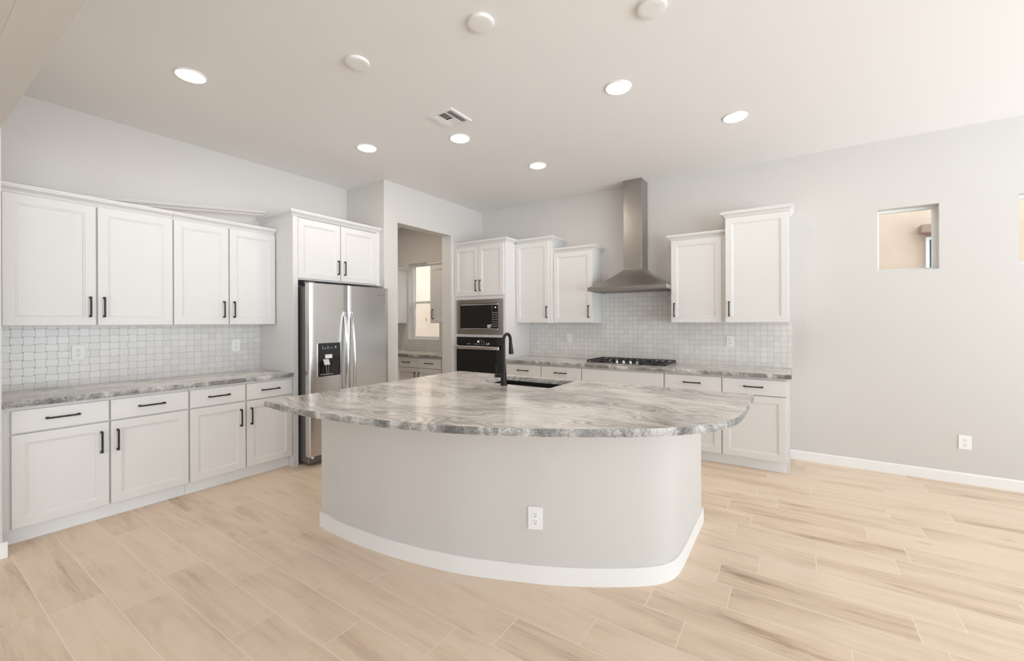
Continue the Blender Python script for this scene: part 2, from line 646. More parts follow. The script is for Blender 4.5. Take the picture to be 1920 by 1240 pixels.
portal((XR + .02, (GL[0] + GL[1]) / 2, 1.29), (0, math.radians(90), 0), 2.6, GL[1] - GL[0])
portal((XR + .02, (GL2[0] + GL2[1]) / 2, 1.29), (0, math.radians(90), 0), 2.6, GL2[1] - GL2[0])
portal((0, YF - .02, 1.55), (math.radians(90), 0, 0), 4.4, 1.9)
portal((-2.5, 6.8, 4.8), (0, 0, 0), 26, 3.0)
portal((-5.226, YB2 + .02, 1.75), (math.radians(-90), 0, 0), .72, 1.31)

# floor: each plank a quad over a grout bed
PW, PL, GAP = 0.2042, 0.8155, 0.0042
OFFS = {-3: .278, -2: .531, 0: .745, 1: .336, 2: .537, 3: .036, 4: .386, 5: .198, 6: .536, 8: .642, 9: .101, 10: .481}


def floor_mesh():
    bm = bmesh.new()
    uvl = bm.loops.layers.uv.new('loc')
    col = bm.loops.layers.float_color.new('pid')
    x0, x1, y0, y1 = XL, XR, YF, YW
    j = math.floor((y0 - 1.078) / PW)
    rnd = random.Random(5)
    while 1.078 + PW * j < y1:
        ya, yb = 1.078 + PW * j, 1.078 + PW * (j + 1)
        off = OFFS.get(j, None)
        r = rnd.random()
        if off is None:
            off = r * PL
        i = math.floor((x0 - off) / PL)
        while off + PL * i < x1:
            xa, xb = off + PL * i, off + PL * (i + 1)
            pid = (rnd.random(), rnd.random(), rnd.random(), 1)
            flip = rnd.random() < .5
            cx0, cx1 = max(xa + GAP / 2, x0), min(xb - GAP / 2, x1)
            cy0, cy1 = max(ya + GAP / 2, y0), min(yb - GAP / 2, y1)
            if cx1 > cx0 and cy1 > cy0:
                vs = [bm.verts.new(p) for p in ((cx0, cy0, 0), (cx1, cy0, 0), (cx1, cy1, 0), (cx0, cy1, 0))]
                f = bm.faces.new(vs)
                for l in f.loops:
                    u, v = l.vert.co.x - xa, l.vert.co.y - ya
                    if flip:
                        u, v = PL - u, PW - v
                    l[uvl].uv = (u, v)
                    l[col] = pid
            i += 1
        j += 1
    for f in bm.faces:
        f.material_index = 0
    n = len(bm.faces)
    g = [bm.verts.new(p) for p in ((XL, YF, -.0004), (XR, YF, -.0004), (XR, YW, -.0004), (XL, YW, -.0004))]
    f = bm.faces.new(g)
    f.material_index = 1
    lo = [bm.verts.new((v.co.x, v.co.y, -.02)) for v in g]
    fb = bm.faces.new(list(reversed(lo)))
    fb.material_index = 1
    for k in range(4):
        q = bm.faces.new((g[k], g[(k + 1) % 4], lo[(k + 1) % 4], lo[k]))
        q.material_index = 1
    return bm


fl = floor_mesh()
me = bpy.data.meshes.new('floor')
fl.to_mesh(me)
fl.free()
me.materials.append(MAT['floor'])
me.materials.append(MAT['grout'])
fo = bpy.data.objects.new('floor', me)
COL.objects.link(fo)
fo['kind'] = 'structure'


def baseboard(name, bm):
    return struct(name, bm, 'trim')


BH, BT = 0.092, 0.014
BPROF = [(0, 0), (0, BH), (-.006, BH), (-BT, BH - .012), (-BT, 0)]
bmx = bmesh.new()
xprism(bmx, [(YW + y, z) for y, z in BPROF], -0.04, XR)
baseboard('baseboard_back', bmx)
bmx = B(XL, XS, YH0 - BT, YH0, 0, BH)
box(bmx, XS, XS + BT, YH0 - BT, YH1 + .02, 0, BH)
baseboard('baseboard_divider', bmx)
bmx = B(XP, XP + BT, YJ + .004, 3.509, 0, BH)
baseboard('baseboard_pantry', bmx)


# windows: vinyl frame and glass in the reveal
def window(name, x0, x1, z0, z1, hung=False):
    f = 0.022
    yf = YW + .095
    bm = bmesh.new()
    panel_with_holes(bm, x0, x1, z0, z1, [(x0 + f, x1 - f, z0 + f, z1 - f)], lambda u, v, w: (u, yf + (.05 if w else 0), v))
    fr = struct(name, bm, 'vinyl')
    if not hung:
        struct('glass_pane', B(x0 + f, x1 - f, yf + .022, yf + .026, z0 + f, z1 - f), 'pane', fr)
    else:
        zm = 1.735
        s = .034
        bm = bmesh.new()
        panel_with_holes(bm, x0 + f, x1 - f, z0 + f, zm + .02, [(x0 + f + s, x1 - f - s, z0 + f + s, zm - .015)],
                         lambda u, v, w: (u, yf + (.03 if w else .004), v))
        lo = struct('lower_sash', bm, 'vinyl', fr)
        struct('glass_pane', B(x0 + f + s, x1 - f - s, yf + .015, yf + .018, z0 + f + s, zm - .015), 'screen', lo)
        bm = bmesh.new()
        panel_with_holes(bm, x0 + f, x1 - f, zm - .015, z1 - f, [(x0 + f + s * .6, x1 - f - s * .6, zm + .02, z1 - f - s * .6)],
                         lambda u, v, w: (u, yf + (.048 if w else .032), v))
        up = struct('upper_sash', bm, 'vinyl', fr)
        struct('glass_pane', B(x0 + f + s * .6, x1 - f - s * .6, yf + .038, yf + .041, zm + .02, z1 - f - s * .6), 'pane', up)
        struct('sash_lock', B(-5.24, -5.19, yf - .012, yf + .004, zm - .002, zm + .012, bev=.003), 'vinyl', lo)
        bm = bmesh.new()
        tube(bm, [(-5.305, yf + .0155, 1.468), (-5.285, yf + .0135, 1.462), (-5.27, yf + .0125, 1.440), (-5.272, yf + .0125, 1.405)], [.008, .012, .014, .006], 8, flat=.1)
        struct('orange_mark', bm, 'orange', lo)  # small orange hook-shaped mark on the lower glass
    return fr


window('window_1', *W1)
window('window_2', *W2)
window('window_3', *W3, hung=True)
struct('window_sill', B(W3[0] + .002, W3[1] - .002, YW - .012, YW + .094, W3[2] - .0, W3[2] + .016, bev=.003), 'trim').name = 'trim_1'

# outside
struct('ground', B(-12, 9, YB2 + .02, 14, -.25, -.12), 'dirt')
nh = thing('neighbour_house', 'peach stucco house wall seen through the small windows in the grey wall', 'house', (0, 8.2, -.12))
obj('house_wall', B(-14, 9, 0, .4, 0, 5.0), 'stucco', nh)
obj('beam', B(1.465, 2.20, -.16, -.001, 2.725, 2.845, bev=.01), 'beam', nh)
hw = obj('house_window', panel_with_holes(bmesh.new(), 1.535, 2.15, 1.35, 2.68, [(1.570, 2.115, 1.387, 2.643)],
                                         lambda u, v, w: (u, -.001 if w else -.05, v)), 'vinyl', nh)
obj('glass_pane', B(1.570, 2.115, -.02, -.002, 1.387, 2.643), 'darkglass', hw)


# ------------------------------------------------------------------ cabinet parts
def door_bm(x0, x1, z0, z1, y0=0.0, t=0.02, stile=0.058):
    """Shaker door with a stepped inner bead; front at y0, back at y0+t."""
    bm = bmesh.new()
    loops = [(0, t), (0, .0025), (.0025, 0), (stile, 0), (stile + .003, .0035), (stile + .010, .0045), (stile + .014, .0095)]
    rings = []
    for ins, dy in loops:
        rings.append([bm.verts.new((x, y0 + dy, z)) for x, z in
                      ((x0 + ins, z0 + ins), (x1 - ins, z0 + ins), (x1 - ins, z1 - ins), (x0 + ins, z1 - ins))])
    for a, b in zip(rings, rings[1:]):
        for k in range(4):
            bm.faces.new((a[k], a[(k + 1) % 4], b[(k + 1) % 4], b[k]))
    bm.faces.new(rings[-1])
    bm.faces.new(list(reversed(rings[0])))
    return bm


def slab_bm(x0, x1, z0, z1, y0=0.0, t=0.02):
    return B(x0, x1, y0, y0 + t, z0, z1, bev=.003, seg=2)


HL = 0.150


def pull_bm(cx, cz, vertical, y0=0.0, L=HL):
    """flat bar pull with bent square feet; stands in front of y0."""
    bm = bmesh.new()
    h, w, d = L / 2, .0055, .030
    if vertical:
        box(bm, cx - w, cx + w, y0 - d, y0 - d + .008, cz - h, cz + h, bev=.0018)
        for s in (-1, 1):
            zc = cz + s * (h - .006)
            box(bm, cx - w, cx + w, y0 - d + .004, y0, zc - .006, zc + .006, bev=.0015)
            box(bm, cx - w - .001, cx + w + .001, y0 - .003, y0, zc - .008, zc + .008)
    else:
        box(bm, cx - h, cx + h, y0 - d, y0 - d + .008, cz - w, cz + w, bev=.0018)
        for s in (-1, 1):
            xc = cx + s * (h - .006)
            box(bm, xc - .006, xc + .006, y0 - d + .004, y0, cz - w, cz + w, bev=.0015)
            box(bm, xc - .008, xc + .008, y0 - .003, y0, cz - w - .001, cz + w + .001)
    return bm


CROWN = [(0.0, 0.0), (.005, .001), (.008, .010), (.017, .020), (.030, .029), (.036, .032), (.038, .040), (.042, .042), (.042, .055), (0.0, .055)]


def crown_bm(x0, x1, depth, z0, yfront=.022, left=None, right=None, scale=1.0):
    """mitred crown along the front; left/right give how far a return runs back (None = butt end)."""
    bm = bmesh.new()
    nodes = []
    if left:
        nodes.append(((x0, yfront + left), (-1, 0)))
        nodes.append(((x0, yfront), (-1, -1)))
    else:
        nodes.append(((x0, yfront), (0, -1)))
    if right:
        nodes.append(((x1, yfront), (1, -1)))
        nodes.append(((x1, yfront + right), (1, 0)))
    else:
        nodes.append(((x1, yfront), (0, -1)))
    rings = []
    for (x, y), (ox, oy) in nodes:
        rings.append([bm.verts.new((x + ox * o * scale, y + oy * o * scale, z0 + h)) for o, h in CROWN])
    n = len(CROWN)
    for a, b in zip(rings, rings[1:]):
        for k in range(n - 1):
            bm.faces.new((a[k], a[k + 1], b[k + 1], b[k]))
        bm.faces.new((a[n - 1], a[0], b[0], b[n - 1]))
    bm.faces.new(rings[0])
    bm.faces.new(list(reversed(rings[-1])))
    # cap over the cabinet
    return bm


def add_door(root, x0, x1, z0, z1, hx=None, hz=None, y0=0.0):
    d = obj('door', door_bm(x0, x1, z0, z1, y0), 'cab', root)
    if hx is not None:
        obj('handle', pull_bm(hx, hz, True, y0), 'black', d)
    return d


def add_drawer(root, x0, x1, z0, z1, handle=True, y0=0.0):
    d = obj('drawer_front', slab_bm(x0, x1, z0, z1, y0), 'cab', root)
    if handle:
        obj('handle', pull_bm((x0 + x1) / 2, .786, False, y0, .158), 'black', d)
    return d


def base_cabinet(label, loc, rz, w, depth, splits, g=.005, left_stile=0.0, right_end=0.0, false_front=False, group=None):
    """splits: local x of door edges, pairs of doors with the handles meeting in the middle."""
    root = thing('base_cabinet', label, 'cabinet', loc, rz, group)
    obj('carcass', B(0, w, .022, depth, .112, ZB), 'cab', root)
    obj('toe_kick', B(0, w - right_end, .092, depth, 0.0, .112), 'toe', root)
    if right_end:
        obj('end_panel', B(w - right_end, w, .092, depth, 0.0, .112), 'cab', root)
    n = len(splits) - 1
    for k in range(n):
        a, b = splits[k] + g, splits[k + 1] - g
        hx = (b - .040) if k % 2 == 0 else (a + .036)
        add_door(root, a, b, .115, .701, hx, .566)
        if not false_front:
            add_drawer(root, a, b, .711, .853)
    if false_front:
        add_drawer(root, splits[0] + g, splits[-1] - g, .711, .853, handle=False)
    return root


def wall_cabinet(label, loc, rz, w, depth, z1, doors, crown, left=None, right=None, group=None, name='wall_cabinet', z0=ZU, hz=1.5215, body=True):
    """doors: (x0, x1, handle x).  crown: z of its top."""
    root = thing(name, label, 'cabinet', (loc[0], loc[1], z0), rz, group)
    root_z = z0
    c = B(0, w, .022, depth, 0, crown - .004 - root_z)
    obj('carcass', c, 'cab', root)
    for x0, x1, hx in doors:
        add_door(root, x0, x1, .003, z1 - root_z, hx, hz - root_z)
    obj('crown_moulding', crown_bm(0, w, depth, crown - .055 - root_z, left=left, right=right), 'cab', root)
    return root


R90 = PI / 2
XB = -4.052     # base door faces, left run
XU = -4.349     # wall door faces, left run
D_B = (XB - XW) - .001
D_U = (XU - XW) - .001

base_cabinet('white base cabinet at the near left end of the left counter, widest of that run', (XB, YH1 + .003, 0), R90, 1.414 - YH1 - .004, D_B,
             [.476 - YH1 - .003, .939 - YH1 - .003, 1.414 - YH1 - .003])
base_cabinet('white base cabinet beside the refrigerator under the left counter', (XB, 1.415, 0), R90, .847, D_B, [0, .426, .847])

wall_cabinet('white double-door wall cabinet at the far left edge, above the left counter', (XU, YH1 + .003), R90, 1.409 - YH1 - .003, D_U, 2.272,
             [(.476 - YH1, .930 - YH1, .898 - YH1), (.940 - YH1, 1.402 - YH1, .974 - YH1)], 2.336)
wall_cabinet('white double-door wall cabinet on the left wall, next to the refrigerator panel', (XU, 1.4105), R90, .846, D_U, 2.272,
             [(.002, .418, .377), (.428, .842, .462)], 2.336)

# tall panel and cabinet over the refrigerator
XF = -4.042
D_F = (XF - XW) - .001
fc = thing('refrigerator_cabinet', 'white double-door cabinet above the steel refrigerator with full height side panel', 'cabinet', (XF, 2.263, 0), R90)
WF = 3.302 - 2.263
obj('side_panel', B(0, .050, .005, D_F, 0, 2.44), 'cab', fc)
obj('carcass', B(.050, WF, .022, D_F, 1.822, 2.488), 'cab', fc)
obj('filler', B(WF - .052, WF, .005, .0215, 1.822, 2.44), 'cab', fc)
add_door(fc, .052, .052 + .463, 1.836, 2.425, .487, 1.978)
add_door(fc, .524, WF - .054, 1.836, 2.425, .566, 1.978)
obj('crown_moulding', crown_bm(0, WF, D_F, 2.438, yfront=.005, left=D_F - .006), 'cab', fc)

# made-up moulding strip in place of a faint ghost line
lm = bmesh.new()
P0, P1 = Vector((-4.50, .72, 2.334)), Vector((-4.48, 2.205, 2.512))
dr = (P1 - P0).normalized()
up = Vector((0, 0, 1))
si = dr.cross(up).normalized()
up = si.cross(dr)
ra, rb = [], []
for o, h in CROWN:
    ra.append(lm.verts.new(P0 + si * (o * .9) + up * (h * .75 - .03)))
    rb.append(lm.verts.new(P1 + si * (o * .9) + up * (h * .75 - .03)))
for k in range(len(CROWN)):
    q = (k + 1) % len(CROWN)
    lm.faces.new((ra[k], ra[q], rb[q], rb[k]))
lm.faces.new(ra)
lm.faces.new(list(reversed(rb)))
tag(obj('moulding_stand_in', lm, 'wall'), 'made-up pale moulding strip in place of a faint ghost line above the left wall cabinets', 'moulding')


# ------------------------------------------------------------------ worktops
def smooth_path(pts, step=.02):
    """Catmull-Rom through pts, resampled."""
    out = []
    P = [Vector((*p, 0)) for p in pts]
    P = [P[0] * 2 - P[1]] + P + [P[-1] * 2 - P[-2]]
    for i in range(1, len(P) - 2):
        n = max(2, int((P[i + 1] - P[i]).length / step))
        for k in range(n):
            t = k / n
            a, b, c, d = P[i - 1], P[i], P[i + 1], P[i + 2]
            out.append(0.5 * ((2 * b) + (c - a) * t + (2 * a - 5 * b + 4 * c - d) * t * t + (3 * b - a - 3 * c + d) * t ** 3))
    out.append(P[-2])
    return [(p.x, p.y) for p in out]


def densify(pts, step):
    out = []
    for a, b in zip(pts, pts[1:]):
        n = max(1, int(math.dist(a, b) / step))
        out += [(a[0] + (b[0] - a[0]) * k / n, a[1] + (b[1] - a[1]) * k / n) for k in range(n)]
    out.append(pts[-1])
    return out


def slab_with_edge(loop, rough, hole, z0, z1, amp=.006, rows=5):
    """Stone slab; loop is CCW outline with a per-vertex rough flag (chiselled edge)."""
    bm = bmesh.new()
    n = len(loop)
    cen = []
    rings = []
    for r in range(rows + 1):
        z = z1 + (z0 - z1) * r / rows
        ring = []
        for i, (x, y) in enumerate(loop):
            p, q = loop[i - 1], loop[(i + 1) % n]
            tx, ty = q[0] - p[0], q[1] - p[1]
            l = math.hypot(tx, ty) or 1
            nx, ny = ty / l, -tx / l
            d = 0.0
            if rough[i]:
                v = noise.noise(Vector((x * 26, y * 26, z * 60))) + .6 * noise.noise(Vector((x * 70, y * 70, z * 110)))
                prof = -.004 * (r / rows) + .004 * math.sin(PI * r / rows)
                d = amp * v * (0.55 if r == 0 else 1.0) + prof
            ring.append(bm.verts.new((x + nx * d, y + ny * d, z)))
        rings.append(ring)
    side = []
    for a, b in zip(rings, rings[1:]):
        for k in range(n):
            side.append(bm.faces.new((a[k], b[k], b[(k + 1) % n], a[(k + 1) % n])))
    for f in side:
        f.material_index = 1
    for ring, zz in ((rings[0], z1), (rings[-1], z0)):
        if hole:
            hv = [bm.verts.new((x, y, zz)) for x, y in hole]
            m = len(hv)
            es = [bm.edges.get((ring[k], ring[(k + 1) % n])) for k in range(n)]
            es += [bm.edges.new((hv[k], hv[(k + 1) % m])) for k in range(m)]
            bmesh.ops.triangle_fill(bm, use_beauty=True, edges=es)
            if zz == z1:
                top_h = hv
            else:
                for k in range(m):
                    bm.faces.new((top_h[k], top_h[(k + 1) % m], hv[(k + 1) % m], hv[k]))
        else:
            bm.faces.new(ring)
    return bm


def flat_slab(bm, name, label, cat='worktop'):
    o = obj(name, bm, None, None, True, 30, mats=['granite', 'granite_edge'])
    return tag(o, label, cat)


def counter(label, loc, rz, w, depth, ends):
    """straight counter in a local frame: front edge at local y=-.02"""
    loop, rough = [], []
    y0 = -.021
    for seg, rg in (([(0, y0), (w, y0)], True), ([(w, y0), (w, depth)], ends[1]), ([(w, depth), (0, depth)], False), ([(0, depth), (0, y0)], ends[0])):
        d = densify(seg, .012 if rg else .2)[:-1]
        loop += d
        rough += [rg] * len(d)
    o = flat_slab(slab_with_edge(loop, rough, None, ZB, ZC), 'countertop', label)
    o.location = loc
    o.rotation_euler = (0, 0, rz)
    return o


counter('grey granite counter along the left wall, ending at the refrigerator panel', (XB, YH1 + .003, 0), R90, 2.2625 - YH1 - .003, D_B, (False, False))
YBF = 4.548
XO = -3.120
D_K = YW - YBF - .001
counter('long grey granite counter on the back wall holding the gas cooktop', (XO + .001, YBF, 0), 0, -.024 - XO - .001, D_K, (False, True))


# backsplashes
def splash(label, loc, rz, rects):
    bm = bmesh.new()
    for x0, x1, z0, z1 in rects:
        box(bm, x0, x1, 0, .008, z0, z1)
    o = obj('backsplash', bm, 'tile')
    o.location = loc
    o.rotation_euler = (0, 0, rz)
    return tag(o, label, 'backsplash')


splash('white basketweave tile backsplash above the left counter', (XW + .0085, YH1 + .001, 0), R90, [(0, 2.2625 - YH1 - .001, ZC + .0005, ZU - .001)])
splash('white basketweave tile backsplash behind the cooktop on the back wall', (XO + .002, YW - .0085, 0), 0,
       [(0, -2.048 - XO, ZC + .0005, ZU - .001), (-2.048 - XO, -1.133 - XO, ZC + .0005, 1.81), (-1.133 - XO, -.022 - XO, ZC + .0005, ZU - .001)])

# ------------------------------------------------------------------ back wall cabinets
base_cabinet('white base cabinet with two drawers between the oven tower and the cooktop', (XO + .001, YBF, 0), 0, 1.062, D_K, [0.003, .524, 1.062])
base_cabinet('white cooktop base cabinet with a plain wide front panel and no drawer pulls', (-2.056, YBF, 0), 0, .926, D_K, [0, .463, .926], false_front=True)
base_cabinet('white base cabinet at the right end of the back wall, by the bare grey wall', (-1.129, YBF, 0), 0, 1.087, D_K, [0, .541, 1.072], right_end=.02)

YU, YT = 4.855, 4.789
wall_cabinet('tall white single-door wall cabinet beside the oven tower', (XO + .001, YT), 0, .535, YW - YT - .001, 2.432, [(.004, .500, .478)], 2.491, right=YW - YT - .025)
wall_cabinet('short white single-door wall cabinet left of the steel hood', (-2.5835, YU), 0, .535, YW - YU - .001, 2.276, [(.004, .530, .488)], 2.335, right=YW - YU - .025)
wall_cabinet('short white single-door wall cabinet right of the steel hood', (-1.131, YU), 0, .543, YW - YU - .001, 2.276, [(.004, .505, .040)], 2.338, left=YW - YU - .025)
wall_cabinet('tall white single-door wall cabinet at the right end of the back wall', (-.5865, YT), 0, .545, YW - YT - .001, 2.438, [(.004, .541, .038)], 2.500,
             left=YW - YT - .025, right=YW - YT - .025)

# oven tower
XT0 = XP + .001
WT = XO - XT0
DT = YW - YBF - .001
ot = thing('oven_tower', 'tall white cabinet tower housing the microwave and wall oven', 'cabinet', (XT0, YBF, 0))
bm = bmesh.new()
box(bm, 0, .019, .022, DT, .0, 2.44)
box(bm, WT - .019, WT, .022, DT, .0, 2.44)
box(bm, .019, WT - .019, DT - .01, DT, .0, 2.44)
box(bm, .019, WT - .019, .022, DT - .01, 1.712, 1.731)
box(bm, .019, WT - .019, .042, DT - .01, 1.195, 1.213)
box(bm, .019, WT - .019, .042, DT - .01, .43, .449)
box(bm, .019, WT - .019, .022, DT - .01, 2.42, 2.487)
obj('carcass', bm, 'cab', ot)
bm = bmesh.new()
panel_with_holes(bm, 0, WT, .112, 2.44, [(.040, WT - .040, .455, 1.189), (.040, WT - .040, 1.235, 1.702)], lambda u, v, w: (u, .0215 if w else .006, v))
obj('face_frame', bm, 'cab', ot)
obj('toe_kick', B(.019, WT - .019, .09, .10, 0, .112), 'toe', ot)
mid = -3.556 - XT0
add_door(ot, .006, mid - .003, 1.752, 2.424, mid - .031, 1.889, y0=-.015)
add_door(ot, mid + .003, WT - .022, 1.752, 2.424, mid + .040, 1.889, y0=-.015)
add_drawer(ot, .010, WT - .022, .12, .440, handle=False, y0=-.0145)
obj('crown_moulding', crown_bm(0, WT, DT, 2.438, yfront=.006, right=YT - YBF - .03), 'cab', ot)

# microwave with trim kit
mx0, mx1 = XT0 + .036, XO - .036
mw = thing('microwave', 'built-in microwave with a wide steel trim surround above the black oven', 'microwave', (mx0, YBF - .0005, 1.236))
wm = mx1 - mx0
bm = bmesh.new()
panel_with_holes(bm, 0, wm, -.006, .466, [(.070, wm - .070, .058, .412)], lambda u, v, w: (u, .006 if w else -.014, v))
obj('trim_surround', bm, 'steel2', mw)
obj('body', B(.072, wm - .072, .004, .36, .060, .410), 'bplast', mw)
dw = obj('door', B(.074, wm - .170, -.010, .004, .074, .386, bev=.002), 'bglass', mw)
obj('control_panel', B(wm - .169, wm - .074, -.010, .004, .074, .386, bev=.002), 'bglass', mw)
obj('trim_bar', B(.074, wm - .074, -.016, .004, .388, .405, bev=.003), 'chrome', mw)
obj('trim_bar', B(.074, wm - .074, -.016, .004, .060, .073, bev=.003), 'chrome', mw)
for r in range(7):
    for c in range(3):
        obj('key_marking', B(wm - .154 + c * .026, wm - .154 + c * .026 + .012, -.0108, -.0101, .100 + r * .030, .107 + r * .030), 'mark', mw)
obj('indicator', B(wm - .122, wm - .108, -.0108, -.0101, .346, .360), 'indicator', mw)
lb = B(wm - .248, wm - .182, -.0112, -.0102, .112, .124)
box(lb, wm - .248, wm - .192, -.0112, -.0102, .098, .105)
box(lb, wm - .248, wm - .198, -.0112, -.0102, .084, .092)
obj('energy_label', lb, 'paper', dw)

# wall oven
ov = thing('wall_oven', 'black glass wall oven with a flat steel bar handle below the microwave', 'oven', (mx0, YBF - .0005, .456))
obj('body', B(.010, wm - .010, .006, .50, .004, .728), 'bplast', ov)
obj('control_panel', B(0, wm, -.016, .006, .622, .737, bev=.003), 'bglass', ov)
od = obj('door', B(.004, wm - .004, -.026, .006, .012, .616, bev=.003), 'bglass', ov)
hb = B(.028, wm - .028, -.066, -.048, .574, .616, bev=.004)
for x in (.060, wm - .060):
    box(hb, x - .012, x + .012, -.050, -.025, .585, .605)
obj('handle', hb, 'chrome', od)
for x, z, w, h in [(.19, .640, .03, .005), (.23, .640, .02, .005), (.30, .640, .012, .005), (.325, .640, .012, .005), (.345, .638, .008, .008), (.365, .638, .018, .008),
                   (.405, .640, .016, .006), (.405, .660, .004, .04), (.44, .662, .004, .040), (.45, .640, .016, .006), (.48, .655, .004, .03), (.485, .640, .014, .006),
                   (.52, .636, .022, .010), (.55, .640, .02, .022), (.52, .654, .012, .008)]:
    obj('control_marking', B(x, x + w, -.0168, -.0161, z, z + h), 'mark', ov)
obj('indicator', B(.372, .392, -.0168, -.0161, .668, .686), 'indicator', ov)

# ------------------------------------------------------------------ range hood
hd = thing('range_hood', 'stainless steel chimney hood above the gas cooktop', 'range hood', (-1.575, YW, 1.752))
hx, hd0 = .452, .512
lip = bmesh.new()
panel_with_holes(lip, -hx, hx, -hd0, -.009, [(-hx + .03, hx - .03, -hd0 + .03, -.04)], lambda u, v, w: (u, v, .008 if w else 0))
box(lip, -hx, hx, -hd0, -.009, .008, .045, bev=.002)
obj('lip', lip, 'steel2', hd)
bm = bmesh.new()
rings = []
cx, cy0, cy1 = .108, -.245, -.0105
for k in range(15):
    t = k / 14
    s = (1 - t) ** 1.35
    z = .045 + .225 * t
    x = cx + (hx - .008 - cx) * s
    yf = cy0 + (-hd0 + .008 - cy0) * s
    rings.append([bm.verts.new(p) for p in ((-x, yf, z), (x, yf, z), (x, cy1, z), (-x, cy1, z))])
for a, b in zip(rings, rings[1:]):
    for k in range(4):
        bm.faces.new((a[k], a[(k + 1) % 4], b[(k + 1) % 4], b[k]))
bm.faces.new(list(reversed(rings[0])))
bm.faces.new(rings[-1])
obj('canopy', bm, 'steel2', hd, True, 30)
obj('chimney', B(-cx, cx, cy0, cy1, .268, H - 1.752 - .0005, bev=.002), 'steel2', hd)
bm = bmesh.new()
for k in range(-3, 4):
    lathe(bm, [(.004, -.002), (.004, 0)], (k * .013 - .06, -hd0, .025), 10, 'Y')
obj('button', bm, 'gplast', hd)
obj('filter', B(-.40, .40, -hd0 + .05, -.06, .002, .0075), 'steeld', hd)

# ------------------------------------------------------------------ cooktop
ck = thing('gas_cooktop', 'black gas cooktop with cast iron grates and five steel knobs', 'cooktop', (-1.575, 4.598, ZC))
cw, cdp = .455, .505
bm = B(-cw, cw, 0, cdp, .0005, .010, bev=.003)
obj('steel_tray', bm, 'steel', ck)
obj('burner_pan', B(-cw + .012, cw - .012, .012, cdp - .012, .0102, .013), 'bplast', ck)


def grate_bm(x0, x1, y0, y1):
    bm = bmesh.new()
    r, z = .0065, .040
    for x in (x0, x1):
        box(bm, x - r, x + r, y0, y1, z - .012, z, bev=.002)
    for y in (y0, y1, (y0 + y1) / 2):
        box(bm, x0, x1, y - r, y + r, z - .012, z, bev=.002)
    n = 4 if x1 - x0 > .2 else 3
    for k in range(1, n):
        x = x0 + (x1 - x0) * k / n
        box(bm, x - r * .8, x + r * .8, y0, y1, z - .010, z, bev=.002)
    for x in (x0, x1):
        for y in (y0 + .01, y1 - .01):
            box(bm, x - r, x + r, y - r, y + r, .013, z - .010)
    return bm


obj('grate', grate_bm(-.440, -.165, .025, cdp - .02), 'iron', ck)
obj('grate', grate_bm(-.150, .150, .125, cdp - .02), 'iron', ck)
obj('grate', grate_bm(.165, .440, .025, cdp - .02), 'iron', ck)
for x, y, r in ((-.30, .13, .035), (-.30, .37, .045), (0, .30, .055), (.30, .13, .045), (.30, .37, .035)):
    bm = bmesh.new()
    lathe(bm, [(r, .013), (r, .020), (r * .8, .021), (r * .8, .026), (r * .3, .027)], (x, y, 0), 20)
    obj('burner', bm, 'iron', ck, True)
for k in range(5):
    bm = bmesh.new()
    x = -.175 + k * .0775
    lathe(bm, [(.020, .0131), (.020, .019), (.017, .021), (.0165, .040), (.014, .042)], (x, .062, 0), 24)
    box(bm, x - .003, x + .003, .044, .080, .040, .047, bev=.001)
    obj('knob', bm, 'chrome', ck, True)

# ------------------------------------------------------------------ refrigerator
XD = -3.830
rf = thing('refrigerator', 'stainless steel side-by-side refrigerator in the alcove', 'refrigerator', (XD, 2.300, 0), R90)
WR = .942
SPL = .414
obj('body', B(.036, WR - .012, .082, .80, .03, 1.752, bev=.006), 'steeld', rf)


def fridge_door(x0, x1):
    bm = bmesh.new()
    prof = []
    n = 10
    pts = []
    for k in range(n + 1):
        t = k / n
        x = x0 + (x1 - x0) * t
        e = min(t, 1 - t) * (x1 - x0)
        y = .012 * max(0, 1 - e / .012) ** 2
        pts.append((x, y))
    fine = []
    for d in (0, .0015, .004, .008, .014):
        fine.append((x0 + d, .012 * (1 - d / .014) ** 2))
    fine.append((x0 + .05, 0))
    fine.append((x1 - .05, 0))
    for d in (.014, .008, .004, .0015, 0):
        fine.append((x1 - d, .012 * (1 - d / .014) ** 2))
    poly = fine + [(x1, .070), (x0, .070)]
    prism(bm, poly, .115, 1.778)
    return bm


dl = obj('freezer_door', fridge_door(0, SPL - .005), 'steel', rf, True, 50)
dr_ = obj('refrigerator_door', fridge_door(SPL + .005, WR), 'steel', rf, True, 50)
for d, hx_ in ((dl, SPL - .040), (dr_, SPL + .042)):
    bm = bmesh.new()
    pts = []
    rad = []
    for k in range(25):
        t = k / 24
        z = .47 + t * 1.03
        y = .002 - .062 * (math.sin(PI * t) ** .55)
        pts.append((hx_, y, z))
    tube(bm, pts, [.0165] * 25, 14, flat=.75)
    obj('handle', bm, 'chrome', d, True, 60)
    for z in (.48, 1.49):
        obj('handle_mount', B(hx_ - .012, hx_ + .012, -.010, .002, z - .02, z + .02, bev=.003), 'steel', d)
obj('gap_strip', B(SPL - .012, SPL + .012, .022, .070, .118, 1.775), 'slot', rf)  # near-black strip put in to darken the gap between the doors
# dispenser
dx0, dx1, dz0, dz1 = .084, .326, .872, 1.198


def rrect(x0, x1, z0, z1, r, n=5):
    out = []
    for cx_, cz_, a0 in ((x1 - r, z1 - r, 0), (x0 + r, z1 - r, 90), (x0 + r, z0 + r, 180), (x1 - r, z0 + r, 270)):
        for k in range(n + 1):
            a = math.radians(a0 + 90 * k / n)
            out.append((cx_ + r * math.cos(a), cz_ + r * math.sin(a)))
    return out


